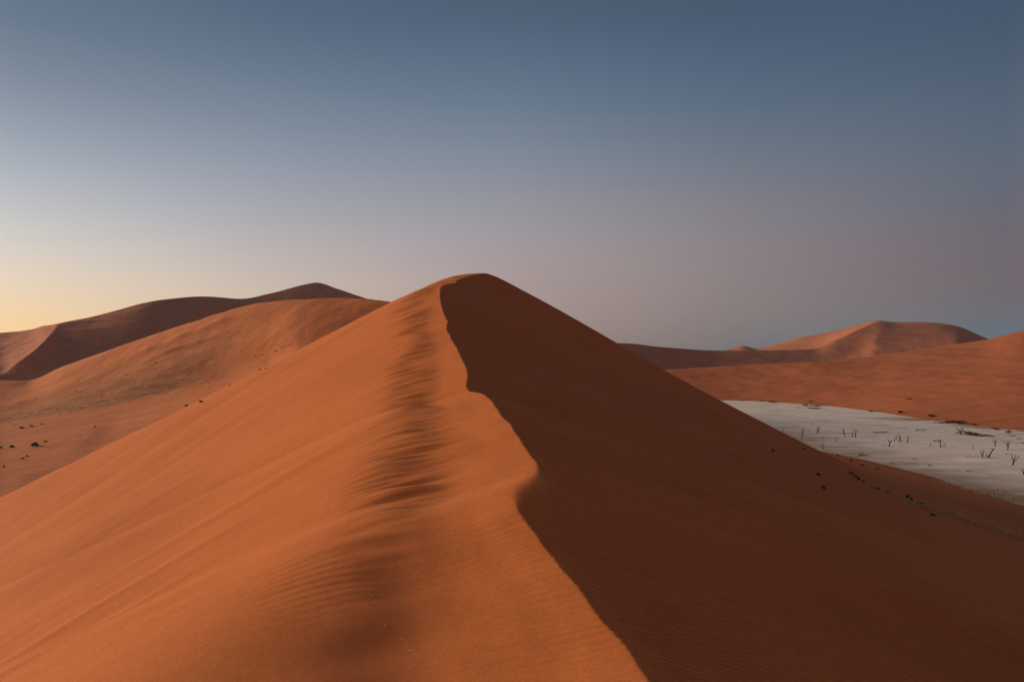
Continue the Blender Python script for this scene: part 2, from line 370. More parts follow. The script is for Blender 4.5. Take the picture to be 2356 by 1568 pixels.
hill_far_left = loft('dune', M_far, [
    (-500, [(500,-3),(560,5),(620,20),(760,40),(900,62),(1000,45),(1200,-3)]),
    (-200, [(540,-3),(600,6),(640,24),(760,45),(900,69),(1000,50),(1200,-3)]),
    (0,    [(600,-3),(640,8),(680,28.3),(780,50),(900,77),(1000,55),(1200,-3)]),
    (40,   [(600,-3),(650,14),(700,40),(790,58),(900,78.6),(1000,55),(1200,-3)]),
    (75,   [(600,-3),(660,20),(722,52),(800,66),(890,81),(1000,57),(1200,-3)]),
    (100,  [(600,-3),(670,25),(745,62.4),(812,74.5),(880,85),(1000,60),(1200,-3)]),
    (118,  [(600,-3),(680,30),(778,72),(825,80),(868,86),(1000,60),(1200,-3)]),
    (133,  [(600,-3),(700,38),(805,77),(835,85),(860,87.4),(990,60),(1200,-3)]),
    (200,  [(610,-3),(722,42),(818,78.5),(856,89),(880,95.4),(1000,60),(1200,-3)]),
    (340,  [(640,-3),(760,46),(860,92),(905,111),(930,119.3),(1050,80),(1250,-3)]),
    (400,  [(660,-3),(790,49),(890,97),(940,118),(965,127.5),(1085,86),(1290,-3)]),
    (470,  [(680,-3),(820,52),(920,100),(970,121),(1000,132.8),(1120,90),(1330,-3)]),
    (550,  [(720,-3),(850,52),(955,98),(1015,121),(1050,133.6),(1170,90),(1400,-3)]),
    (640,  [(760,-3),(900,57),(1005,108),(1070,135),(1110,150.5),(1230,100),(1480,-3)]),
    (700,  [(785,-3),(930,60),(1040,116),(1105,148),(1150,165.5),(1270,115),(1530,-3)]),
    (735,  [(800,-3),(950,62),(1060,120),(1130,155),(1180,171.8),(1300,120),(1560,-3)]),
    (775,  [(820,-3),(970,58),(1085,113),(1155,146),(1208,164),(1330,112),(1600,-3)]),
    (855,  [(860,-3),(1010,52),(1130,102),(1210,132),(1270,148.7),(1400,100),(1660,-3)]),
    (960,  [(900,-3),(1060,45),(1190,88),(1280,115),(1350,130),(1480,90),(1730,-3)]),
    (1150, [(950,-3),(1100,30),(1230,55),(1330,75),(1400,86),(1530,60),(1780,-3)]),
    (1350, [(1000,-3),(1150,8),(1270,14),(1360,18),(1440,20),(1560,15),(1800,-3)])],
    300, 500, (2, 4), lambda x, y, u: 1.6 * fbm(x * .016, y * .012, 4) * sstep(0, 1, u) * (.35 + .65 * np.minimum(1, np.abs(u - 4))) * (.3 + .7 * np.minimum(1, np.abs(u - 2))),
    'far dark dune chain with a peaked summit on the left skyline', ([-200, 0, 340, 735, 1150], [.88, .90, .98, 1.12, 1.3], [0, 6], [1, 1]))

def fdl(x, k2, k4, k0=(900, 8), k1=(1050, 26), k3=None, k5=(1900, -3)):
    k3 = k3 or ((k2[0] + k4[0]) / 2, min(k2[1], k4[1]) - 8)
    return (x, [k0, k1, k2, k3, k4, k5])
hill_far_right = loft('dune', M_far, [
    fdl(1250, (960,60), (1300,30), (650,-3), (800,20), None, (1600,-3)),
    fdl(1420, (1000,65.3), (1400,35), (750,3), (870,26), None, (1700,-3)),
    fdl(1540, (1060,58.6), (1500,40), (800,6), (920,25), None, (1800,-3)),
    fdl(1610, (1100,55.7), (1580,47), (830,8), (955,25)),
    fdl(1660, (1130,54.3), (1650,55.5), (850,10), (980,24)),
    fdl(1685, (1140,54.3), (1650,61), (860,10), (990,24)),
    fdl(1710, (1150,54.4), (1650,67.5), (870,10), (1000,24)),
    fdl(1742, (1170,54.5), (1640,61.0), (880,10), (1015,25)),
    fdl(1790, (1195,55.2), (1620,72.7), (905,10), (1045,26), (1400,50)),
    fdl(1840, (1222,56.2), (1600,87), (930,10), (1070,27), (1390,54)),
    fdl(1870, (1240,57.4), (1580,91), (950,10), (1090,28), (1390,60)),
    fdl(1930, (1290,77), (1560,103.5), (970,12), (1140,36), (1400,84)),
    fdl(1980, (1350,98), (1530,114.5), (985,14), (1180,48), (1430,106)),
    fdl(2020, (1400,112), (1500,121.7), (1000,16), (1210,62), (1450,117)),
    fdl(2060, (1380,103), (1490,117.4), (1000,18), (1200,60), (1440,112)),
    fdl(2120, (1350,95), (1480,117.6), (1000,20), (1190,58), (1420,108)),
    fdl(2170, (1330,90), (1470,113.6), (1000,20), (1175,56), (1405,103)),
    fdl(2205, (1320,86), (1460,107.3), (1000,20), (1160,54), (1400,98)),
    fdl(2240, (1330,70), (1455,94), (1000,20), (1160,46), (1400,83)),
    fdl(2275, (1340,58), (1450,80), (1000,20), (1160,40), (1400,69)),
    fdl(2400, (1300,46), (1450,55), (1000,20), (1160,34), (1380,52)),
    fdl(2700, (1300,40), (1450,45), (1000,20), (1160,30), (1380,44))],
    300, 420, (2, 4), lambda x, y, u: 1.5 * fbm(x * .014, y * .014, 4) * sstep(0, 1, u) * (.3 + .7 * np.minimum(1, np.abs(u - 4))) * (.3 + .7 * np.minimum(1, np.abs(u - 2))),
    'distant dune with sunlit summit beyond a shadowed ridge on the right')

hill_right = loft('dune', M_right, [
    (1300, [(700,-4),(750,0),(810,6),(880,13),(960,20),(1050,14),(1200,-3)]),
    (1540, [(690,-4),(735,0),(790,8),(850,17),(900,28.2),(990,20),(1150,-3)]),
    (1670, [(685,-4),(727,0),(775,8.5),(835,19.5),(885,33),(975,26),(1150,-3)]),
    (1780, [(655,-4),(698,0),(745,9),(812,22),(868,36.8),(955,30),(1140,-3)]),
    (1900, [(605,-4),(648,0),(702,10),(780,25.5),(850,40.3),(940,34),(1130,-3)]),
    (2000, [(550,-4),(592,0),(655,12),(740,30),(825,45.8),(915,40),(1110,-3)]),
    (2100, [(490,-4),(532,0),(602,13.5),(700,35),(800,53.3),(890,48),(1090,-3)]),
    (2250, [(430,-4),(474,0),(548,17),(660,43),(760,63.2),(850,58),(1060,-3)]),
    (2356, [(396,-4),(440,0),(518,19.5),(620,47),(720,73.8),(810,68),(1030,-3)]),
    (2600, [(350,-4),(395,0),(480,22),(580,52),(680,88),(770,82),(1000,-3)]),
    (3000, [(290,-4),(335,0),(420,25),(520,58),(620,100),(720,92),(950,-3)]),
    (3500, [(240,-4),(285,0),(360,27),(450,62),(540,105),(640,98),(900,-3)])],
    320, 520, (), lambda x, y, u: (.6 * fbm((x + y * .5) * .03, (y - x * .5) * .008, 4) + .35 * fbm(x * .05, y * .05, 3)) * sstep(.8, 2.2, u) + .35 * fbm(x * .03, y * .03, 3),
    'reddish dune rising behind the white clay pan', ([1540, 1900, 2356, 3000], [.97, 1.0, 1.25, 1.5], [1, 4, 6], [0, 1, 1]))

# clay pan and the sand sheet under everything
px = np.linspace(20, 760, 220); py = np.linspace(120, 900, 230)
PX, PY = np.meshgrid(px, py)
PZ = .10 * fbm(PX * .02, PY * .03, 3) + .05 * fbm(PX * .1, PY * .3, 2)
pan = grid_obj('clay_pan', np.stack([PX, PY, PZ], -1), M_clay)
clean(pan, 'pale dried clay pan dotted with dead trees between the dunes', 'clay pan', None, 'structure')
gx = np.sign(np.linspace(-1, 1, 121)) * np.abs(np.linspace(-1, 1, 121))**2 * 2400
GX, GY = np.meshgrid(gx, gx)
GZ = -3.2 - 4e-9 * (GX**2 + GY**2) + .3 * fbm(GX * .01, GY * .01, 2)
ground = grid_obj('ground', np.stack([GX, GY, GZ], -1), M_ground)
clean(ground, 'flat orange desert sand between the dunes', 'ground', None, 'structure')

# ------------------------------------------------------------------ ray from the eye to the ground, to stand things where they belong
bpy.context.view_layer.update()
def bvh(o):
    me = o.data
    v = np.empty(len(me.vertices) * 3, np.float32); me.vertices.foreach_get('co', v)
    f = np.empty(len(me.loops), np.int32); me.loops.foreach_get('vertex_index', f)
    return BVHTree.FromPolygons(v.reshape(-1, 3).tolist(), f.reshape(-1, 4).tolist())
TREES = [bvh(o) for o in (dune, hill_left, hill_right, pan)]
EYE = Vector((0, 0, CAMZ))
def spot(X, Yp):
    d = Vector(((X - CX) / F, 1, -(Yp - HY) / F)).normalized()
    best = None
    for t in TREES:
        h = t.ray_cast(EYE, d)
        if h[0] is not None and (best is None or h[3] < best[1]): best = (h[0], h[3])
    return best[0] if best else None
DOWN = Vector((0, 0, -1))
def ground_z(x, y):
    z = -5
    for t in TREES:
        h = t.ray_cast(Vector((x, y, 400)), DOWN)
        if h[0] is not None: z = max(z, h[0].z)
    return z

# ------------------------------------------------------------------ plants
class MB:
    def __init__(s): s.v = []; s.q = []
    def tube(s, pts, rad, n=6):
        pts = [Vector(p) for p in pts]; b0 = len(s.v)
        for i, p in enumerate(pts):
            d = (pts[min(i+1, len(pts)-1)] - pts[max(i-1, 0)]).normalized()
            a = d.orthogonal().normalized(); b = d.cross(a)
            for k in range(n):
                an = 2 * math.pi * k / n
                s.v.append(p + (a * math.cos(an) + b * math.sin(an)) * rad[i])
        for i in range(len(pts) - 1):
            for k in range(n):
                p = b0 + i * n + k; q = b0 + i * n + (k + 1) % n
                s.q.append((p, q, q + n, p + n))
        c = b0 + (len(pts) - 1) * n
        if n == 6: s.q += [(c, c+1, c+2, c+3), (c, c+3, c+4, c+5)]
        if n == 4: s.q += [(c, c+1, c+2, c+3)]
    def quad(s, c, u, w):
        b = len(s.v); s.v += [c - u - w, c + u - w * .6, c + u * .8 + w, c - u * .7 + w * .7]; s.q.append((b, b+1, b+2, b+3))
    def build(s, name, mat, parent=None, smooth=True): return mesh_obj(name, np.array([tuple(p) for p in s.v]), np.array(s.q), mat, parent, smooth)

def empty(name, loc, rz=0.):
    o = bpy.data.objects.new(name, None); o.location = loc; o.rotation_euler = (0, 0, rz); o.empty_display_size = .2; COL.objects.link(o); return o

def wander(rnd, p, d, L, n, bend, up=.0):
    pts = [Vector(p)]; d = Vector(d).normalized()
    for i in range(n):
        d = (d + Vector((rnd.uniform(-bend, bend), rnd.uniform(-bend, bend), rnd.uniform(-bend, bend) * .6 + up))).normalized()
        pts.append(pts[-1] + d * (L / n))
    return pts

def dead_tree(X, Yp, hpx, label, seed, style='fork', lean=0., nb=4, thick=1.):
    p = spot(X, Yp)
    if p is None: return
    H = max(hpx * p.y / F, 1.2); rnd = random.Random(seed)
    root = empty('dead_tree', p - Vector((0, 0, .05)))
    clean(root, label, 'dead tree', 'dead trees standing on the clay pan')
    r0 = H * .052 * thick + .085
    tl = {'fork': .50, 'tall': .85, 'stub': .9, 'vee': .26, 'spread': .48, 'crook': .7}[style] * H
    tr = wander(rnd, (0, 0, 0), (lean, rnd.uniform(-.1, .1), 1), tl, 6, .13 if style != 'crook' else .35)
    rad = [r0 * (1.45 if i == 0 else 1.0 - .5 * i / 6) for i in range(7)]
    mb = MB(); mb.tube(tr, rad); mb.build('trunk', M_dead, root)
    for k in range(nb):
        i = {'fork': rnd.choice([3, 4, 5, 6]), 'tall': rnd.choice([3, 4, 5]), 'stub': 5, 'vee': rnd.choice([4, 5, 6]), 'spread': rnd.choice([4, 5, 6, 6]), 'crook': rnd.choice([3, 5, 6])}[style]
        if k < 2 and style in ('fork', 'vee', 'spread'): i = 6
        sgn = -1 if k % 2 else 1
        sp = {'fork': .75, 'tall': .9, 'stub': 1.0, 'vee': .62, 'spread': 1.5, 'crook': .8}[style]
        d = Vector((sgn * rnd.uniform(.5, 1) * sp + lean * .5, rnd.uniform(-.6, .6) * sp, 1))
        L = (H - tr[i].z) * rnd.uniform(.8, 1.05) * math.sqrt(1 + min(sp, .8)**2 * .5)
        if style in ('tall', 'stub'): L = min(L, H * .3)
        b = MB(); bp = wander(rnd, tr[i], d, L, 5, .20, .06); rb = rad[i] * .68
        b.tube(bp, [rb * (1 - .72 * j / 5) for j in range(6)], 6)
        for q in range(rnd.choice([2, 3])):
            j = rnd.choice([2, 3, 4]); d2 = Vector((rnd.uniform(-1, 1), rnd.uniform(-1, 1), rnd.uniform(.3, 1)))
            b.tube(wander(rnd, bp[j], d2, L * rnd.uniform(.25, .5), 3, .2, .05), [rb * .42, rb * .32, rb * .22, rb * .12], 4)
        b.build('branch', M_dead, root)
    return root

def leaf_tree(X, Yp, hpx, wpx, label, seed):
    p = spot(X, Yp)
    if p is None: return
    H = hpx * p.y / F; W = wpx * p.y / F / 2; rnd = random.Random(seed)
    root = empty('thorn_tree', p - Vector((0, 0, .05))); clean(root, label, 'tree')
    mb = MB(); tr = wander(rnd, (0, 0, 0), (.1, 0, 1), H * .5, 4, .15); mb.tube(tr, [.22, .17, .15, .13, .1])
    for k in range(5): mb.tube(wander(rnd, tr[rnd.choice([2, 3, 4])], (rnd.uniform(-1, 1), rnd.uniform(-1, 1), .8), H * .4, 3, .2), [.08, .06, .05, .03], 4)
    mb.build('trunk', M_dead, root)
    cb = MB()
    cl = [(rnd.gauss(0, .45) * W, rnd.gauss(0, .45) * W, H * rnd.uniform(.5, .92)) for _ in range(16)]
    for c in cl:
        for _ in range(45):
            q = Vector(c) + Vector((rnd.gauss(0, .18) * W, rnd.gauss(0, .18) * W, rnd.gauss(0, .07) * H)); s = rnd.uniform(.06, .16)
            u = Vector((rnd.gauss(0, 1), rnd.gauss(0, 1), rnd.gauss(0, 1))).normalized(); cb.quad(q, u * s, u.orthogonal().normalized() * s * .7)
    cb.build('crown', M_leaf, root, False)

def bush_meshes(seed, W, Dp, H, n):
    rnd = random.Random(seed); st = MB(); lf = MB()
    for _ in range(9):
        a = rnd.uniform(0, 6.28); e = rnd.uniform(.3, 1)
        st.tube(wander(rnd, (0, 0, -.03), (math.cos(a) * W * e, math.sin(a) * Dp * e, H * rnd.uniform(.6, 1)), H * rnd.uniform(.7, 1.), 3, .2), [.03, .022, .016, .01], 4)
    cl = [(rnd.gauss(0, .38) * W, rnd.gauss(0, .38) * Dp, H * rnd.uniform(.12, .8)) for _ in range(9)]
    for i in range(n):
        c = Vector(rnd.choice(cl)) + Vector((rnd.gauss(0, .16) * W, rnd.gauss(0, .16) * Dp, rnd.gauss(0, .10) * H)); c.z = max(c.z, .02)
        s = rnd.uniform(.05, .13) * max(.6, H) * (1 + W / 5); u = Vector((rnd.gauss(0, 1), rnd.gauss(0, 1), rnd.gauss(0, .8))).normalized()
        lf.quad(c, u * s, u.orthogonal().normalized() * s * .55)
    return st, lf
BUSH = []
def bush(X, Yp, wpx, hpx, label, group, seed, name='desert_bush', cat='bush', n=420, leafm=None):
    p = spot(X, Yp)
    if p is None: return
    W = wpx * p.y / F / 2; H = hpx * p.y / F
    st, lf = bush_meshes(seed, W, max(W * .7, H * .4), H, n)
    root = empty(name, p - Vector((0, 0, .03))); clean(root, label, cat, group)
    st.build('stem', M_stem, root); lf.build('foliage', leafm or M_leaf, root, False)
    return root

def fallen(X, Yp, wpx, hpx, label, seed, nb=4):
    p = spot(X, Yp)
    if p is None: return
    W = wpx * p.y / F; H = max(hpx * p.y / F, .5); rnd = random.Random(seed)
    root = empty('fallen_branch', p); clean(root, label, 'fallen branch', 'fallen wood on the clay pan')
    r = max(.11, min(.28, H * .2))
    mb = MB(); pts = wander(rnd, (-W / 2, 0, r * .7), (1, rnd.uniform(-.5, .5), .0), W, 7, .14)
    for q in pts: q.z = r * .6 + abs(q.z) * .5 + max(0, (1 - abs(q.x) / (W * .5))) * H * .35
    mb.tube(pts, [r * (1 - .08 * i) for i in range(8)]); mb.build('trunk', M_dead, root)
    for k in range(nb):
        j = rnd.choice([1, 2, 3, 4, 5, 6]); b = MB()
        d = (rnd.uniform(-1, 1), rnd.uniform(-1, 1), rnd.uniform(.1, .7)); bp = wander(rnd, pts[j], d, H * rnd.uniform(.8, 1.6), 4, .25)
        for q in bp: q.z = max(q.z, .05)
        b.tube(bp, [r * .55, r * .45, r * .35, r * .25, r * .12], 4)
        b.tube(wander(rnd, bp[2], (rnd.uniform(-1, 1), rnd.uniform(-1, 1), .5), H * .6, 2, .2), [r * .3, r * .22, r * .1], 4)
        b.build('branch', M_dead, root)

def d1(zx, zy): return 1602.1 + .16 * zx, 885.9 + .16 * zy
def d2(zx, zy): return 1979.1 + .16 * zx, 885.9 + .16 * zy
T1 = [
 ((1522,728), 118, 'upright dead tree with short twiggy top, nearest to the big dune\'s dark slope', 'fork', .05, 4, .9),
 ((1521,790), 62, 'thin bare stump right at the edge of the dark dune slope', 'stub', 0, 1, .6),
 ((1742,690), 102, 'bushy vase-shaped dead tree, farthest left of the many-branched ones', 'vee', .0, 6, 1.1),
 ((1675,580), 48, 'lone thin stake-like dead tree, farthest back at the pan\'s left end', 'stub', 0, 1, .7),
 ((2122,700), 92, 'thick dead stump with one hooked branch reaching right', 'tall', -.05, 2, 1.3),
 ((2138,742), 70, 'short bare stub just in front of the hooked stump', 'stub', .0, 1, .9),
 ((2245,745), 100, 'slender dead tree leaning left beside a forked one', 'tall', -.35, 2, .7),
 ((2290,745), 120, 'forked dead tree with two spread limbs beside the leaning slender one', 'fork', -.05, 4, 1.),
 ((1802,785), 55, 'faint spindly dead sapling standing before the vase-shaped tree', 'fork', .1, 3, .5),
 ((1832,772), 52, 'tiny bare sapling right of the spindly one', 'fork', .2, 2, .45),
 ((2015,806), 72, 'small Y-shaped dead tree standing alone on bare clay', 'vee', 0, 3, .7),
 ((1835,915), 82, 'crooked dead trunk at the foot of the dark slope', 'crook', -.25, 3, 1.2),
 ((1246,664), 42, 'small twiggy dead tree half hidden by the dark dune slope', 'fork', .1, 3, .7)]
T2 = [
 ((418,876), 112, 'forked dead tree with a fallen limb at its left foot', 'fork', .05, 4, 1.1),
 ((515,776), 90, 'rearmost dead tree in the close group of five', 'fork', 0, 3, .9),
 ((490,806), 58, 'shortest dead stump at the left of the close group', 'stub', 0, 2, 1.1),
 ((560,806), 104, 'tallest straight dead tree in the middle of the close group', 'tall', -.03, 2, 1.),
 ((593,816), 78, 'thin dead stump right beside the tallest of the close group', 'stub', .0, 2, .8),
 ((680,822), 96, 'single dead trunk with one raised arm, right of the close group', 'tall', .05, 2, 1.),
 ((1010,876), 66, 'needle-thin dead stem standing alone mid pan', 'stub', 0, 1, .4),
 ((1158,890), 122, 'straight bare dead tree rising in front of a fallen log', 'tall', 0, 2, .9),
 ((1200,890), 76, 'dead tree with one arm bent right, beside the straight bare one', 'vee', .15, 3, .9),
 ((1448,706), 120, 'wide-crowned dead tree spreading its limbs before the brush belt', 'spread', -.1, 6, 1.2),
 ((1623,918), 72, 'thin bare dead stem behind the group of three', 'stub', 0, 1, .6),
 ((1755,1036), 120, 'dead tree with curved twin limbs, left in the group of three', 'vee', -.1, 4, 1.1),
 ((1812,1036), 92, 'slim dead tree in the middle of the group of three', 'fork', .02, 2, .8),
 ((1845,1036), 160, 'tall dead tree leaning strongly right in the group of three', 'tall', .38, 3, 1.),
 ((1940,876), 100, 'bushy-topped dead tree standing behind the group of three', 'fork', 0, 5, 1.1),
 ((2118,926), 120, 'V-shaped dead tree with a fan of branches near the right frame edge', 'vee', .05, 6, 1.1),
 ((2195,1146), 152, 'nearest dead tree leaning right over the clay', 'fork', .28, 5, 1.1),
 ((2352,1282), 95, 'dark dead tree cut by the right edge of the photo', 'fork', -.1, 4, 1.2)]
for i, (z, h, lab, st, ln, nb, th) in enumerate(T1): dead_tree(*d1(*z), h * .16, lab, 100 + i, st, ln, nb, th)
for i, (z, h, lab, st, ln, nb, th) in enumerate(T2): dead_tree(*d2(*z), h * .16, lab, 200 + i, st, ln, nb, th)
leaf_tree(*d1(1645, 285), 74 * .16, 92 * .16, 'dark round-crowned living tree on the far shore of the pan', 31)
leaf_tree(*d2(2130, 712), 68 * .16, 78 * .16, 'small living tree with a round crown at the pan\'s right shore', 32)

for i, (z, w, h, lab) in enumerate([
 ((300,688), 220, 36, 'low mound of dark fallen branches behind the close group of trees'),
 ((868,655), 150, 40, 'fallen dead tree with raised end on the rear clay'),
 ((60,1022), 190, 40, 'long fallen branch lying by the edge of the dark slope'),
 ((350,868), 100, 14, 'thin fallen limb beside the forked tree\'s foot'),
 ((1112,812), 130, 30, 'dark fallen log behind the straight bare tree'),
 ((1590,1028), 150, 16, 'long fallen log left of the group of three'),
 ((785,1062), 70, 20, 'small fallen branch on the bare clay in front of the close group'),
 ((460,1128), 90, 22, 'flat pile of dead twigs close to the dark slope'),
 ((1005,1164), 70, 28, 'little heap of dead wood on the greyish near clay'),
 ((1560,1240), 80, 26, 'dark heap of dead wood at the near shore of the pan'),
 ((2195,738), 90, 24, 'fallen branch in front of the small living tree'),
 ((2300,776), 80, 22, 'fallen branch near the right frame edge on rear clay'),
 ((2130,988), 110, 14, 'thin log in front of the V-shaped tree')]):
    fallen(*d2(*z), w * .16, h * .16, lab, 300 + i, 3 if w > 100 else 2)

def d5(zx, zy): return .4 * zx, 622 + .4 * zy
for i, (X, Yp, w, h, lab) in enumerate([
 (1882, 1093, 16, 9, 'dark bush on the big dune\'s shaded slope, upper one of the pair'),
 (1896, 1124, 14, 9, 'dark bush on the big dune\'s shaded slope, lower one of the pair'),
 (1779, 1038, 10, 7, 'lone dark bush highest up on the shaded slope'),
 (1850, 1034, 9, 5, 'faint small bush near the top edge of the shaded slope'),
 (1957, 1060, 16, 6, 'low spreading bush near the pan edge, above the bush cluster'),
 (1982, 1071, 14, 6, 'low bush at the start of the pale grass line'),
 (1928, 1048, 10, 5, 'small bush on the crest of the shore bank'),
 (2020, 1079, 13, 5, 'flat bush on the pale grass line'),
 (1958, 1090, 13, 8, 'upper left bush of the cluster on the shaded slope'),
 (1968, 1097, 15, 9, 'middle bush of the cluster on the shaded slope'),
 (1977, 1103, 14, 8, 'lower bush of the cluster on the shaded slope'),
 (1987, 1108, 12, 6, 'lowest bush at the tail of the cluster'),
 (2012, 1122, 11, 6, 'first green bush at the top end of the grass belt'),
 (2020, 1127, 12, 8, 'second green bush at the top end of the grass belt'),
 (2088, 1144, 16, 10, 'dark green bush behind the grass belt'),
 (2097, 1150, 14, 9, 'green bush just right of the one behind the grass belt'),
 (2123, 1160, 18, 9, 'broad green bush in the middle of the grass belt'),
 (2146, 1186, 20, 9, 'green bush in front of the grass belt'),
 (2040, 1132, 10, 6, 'small bush in the sparse upper grass')]):
    bush(X, Yp, w * .72, h * .8, lab, 'bushes on the shaded slope', 400 + i)
for i, (z, w, h, lab) in enumerate([
 ((195,1012), 56, 30, 'biggest dark green bush on the left sand flat'),
 ((68,1017), 44, 18, 'grey-green bush left of the biggest bush'),
 ((3,1022), 26, 14, 'bush cut by the left frame edge'),
 ((262,985), 34, 11, 'flat scrub right of the biggest bush'),
 ((125,908), 30, 14, 'scrub at the lower edge of the grey grass'),
 ((180,897), 34, 11, 'low scrub beside the grey grass edge, left of two'),
 ((243,885), 22, 9, 'low scrub beside the grey grass edge, right of two'),
 ((545,902), 14, 12, 'lone round bush in the middle of the left sand flat'),
 ((130,1084), 20, 12, 'small brown bush below the biggest bush, lower one'),
 ((155,1068), 18, 12, 'small brown bush below the biggest bush, upper one'),
 ((22,1130), 16, 14, 'single dark bush low at the left frame edge'),
 ((1072,781), 28, 13, 'low bush near the big dune\'s lit edge, left of two'),
 ((1160,758), 26, 13, 'low bush near the big dune\'s lit edge, right of two'),
 ((72,1466), 10, 8, 'tiny bush')][:13]):
    bush(*d5(*z), w * .36, max(3, h * .36), lab, 'bushes on the left sand flat', 500 + i)
for i, z in enumerate([(1510,485),(1577,467),(1465,492),(1385,468),(1640,437),(1662,431),(1500,572),(1530,564),(1325,662),(870,542),(900,532),(725,602),(208,737),(435,692),(12,712),(112,760),(60,748),(1590,462),(1620,443),(890,536)]):
    bush(*d5(*z), 5.5, 2.4, 'tiny dark scrub tuft dotting the slope of the long left dune', 'scrub tufts on the left dune', 600 + i, 'scrub_tuft', 'scrub', 130)
for i, (z, w, h, lab) in enumerate([
 ((1580,294), 110, 22, 'low dark scrub left of the round-crowned tree'),
 ((1720,300), 130, 20, 'low scrub right of the round-crowned tree'),
 ((1700,334), 300, 16, 'flat brown scrub strip in front of the round-crowned tree'),
 ((1080,244), 170, 20, 'dark scrub row on the far shore, left of the tree'),
 ((680,222), 130, 10, 'flat scrub at the far left end of the pan shore'),
 ((940,232), 60, 14, 'small scrub on the far shore between two rows')]):
    bush(*d1(*z), w * .16, h * .16, lab, 'scrub along the far shore', 700 + i, n=420, leafm=M_brush)
for i, (z, w, h, lab) in enumerate([
 ((155,382), 80, 26, 'dark pointed scrub above the pan\'s rear shore'),
 ((580,395), 90, 36, 'round dark bush above the rear shore'),
 ((1010,450), 130, 36, 'dark bush with trailing right side above the brush belt'),
 ((1400,540), 460, 34, 'longest dark brush belt at the pan\'s rear shore'),
 ((1640,570), 90, 26, 'small bush at the right tip of the longest brush belt'),
 ((1550,700), 330, 34, 'dark brush patch around the wide-crowned dead tree'),
 ((1760,726), 380, 26, 'thin brush strip right of the wide-crowned dead tree'),
 ((1960,635), 170, 28, 'brush patch on the sand left of the small living tree'),
 ((710,200), 110, 16, 'scrub streak high on the reddish dune'),
 ((2350,830), 190, 14, 'flat brush at the right frame edge')]):
    bush(*d2(*z), w * .16, h * .16, lab, 'scrub along the far shore', 720 + i, n=520, leafm=M_brush)

# grass: too many blades to count
def blades(name, pts, hmin, hmax, width, mat, label, seed):
    rnd = np.random.RandomState(seed); V = []; Q = []
    for (x, y, z, s) in pts:
        for _ in range(7):
            a = rnd.rand() * 6.28; h = (hmin + (hmax - hmin) * rnd.rand()) * s; l = rnd.rand() * .5 * h
            ox, oy = rnd.normal(0, .12 * s, 2); dx, dy = math.cos(a), math.sin(a); b = len(V)
            V += [(x + ox - dy * width, y + oy + dx * width, z - .05), (x + ox + dy * width, y + oy - dx * width, z - .05),
                  (x + ox + dx * l + dy * width * .3, y + oy + dy * l - dx * width * .3, z + h), (x + ox + dx * l - dy * width * .3, y + oy + dy * l + dx * width * .3, z + h)]
            Q.append((b, b+1, b+2, b+3))
    o = mesh_obj(name, V, Q, mat, None, False); clean(o, label, 'grass', None, 'stuff'); return o
def belt(path, n, spread, seed, s0=1., s1=1.):
    rnd = np.random.RandomState(seed); W = [spot(*p) for p in path]; W = [w for w in W if w is not None]; out = []
    cum = np.cumsum([0] + [(b - a).length for a, b in zip(W[:-1], W[1:])])
    for _ in range(n):
        f = rnd.rand() * cum[-1]; x = np.interp(f, cum, [w.x for w in W]) + rnd.normal(0, spread); y = np.interp(f, cum, [w.y for w in W]) + rnd.normal(0, spread)
        if perlin(x * .30, y * .30) < -.25 + .35 * rnd.rand(): continue
        q = f / cum[-1]; out.append((x, y, ground_z(x, y), (s0 + (s1 - s0) * q) * rnd.uniform(.6, 1.2)))
    return out
blades('grass', belt([(2000, 1116), (2040, 1134), (2080, 1153), (2125, 1166), (2168, 1177), (2212, 1191), (2256, 1205), (2344, 1233), (2420, 1258)], 800, 1.6, 1, .4, 1.1), .3, .9, .03, M_drygrass, 'belt of pale dry grass along the foot of the shaded slope', 1)
blades('grass', belt([(1975, 1066), (2050, 1082), (2110, 1098), (2170, 1113), (2240, 1131), (2300, 1145), (2400, 1172)], 600, .7, 2, .4, .7), .2, .5, .04, M_drygrass, 'thin pale grass line along the bank above the clay pan', 2)
blades('grass', belt([(2215, 1120), (2260, 1130), (2310, 1142), (2400, 1160)], 1300, 5., 3, .6, 1.1), .3, .9, .04, M_greygrass, 'dry grass patch on the near shore of the clay pan', 3)
blades('grass', belt([(-30, 968), (60, 955), (150, 940), (280, 912), (400, 885), (480, 868)], 2600, 12., 4, .6, .6), .4, 1.0, .05, M_greygrass, 'greyish grass on the foot of the long left dune', 4)

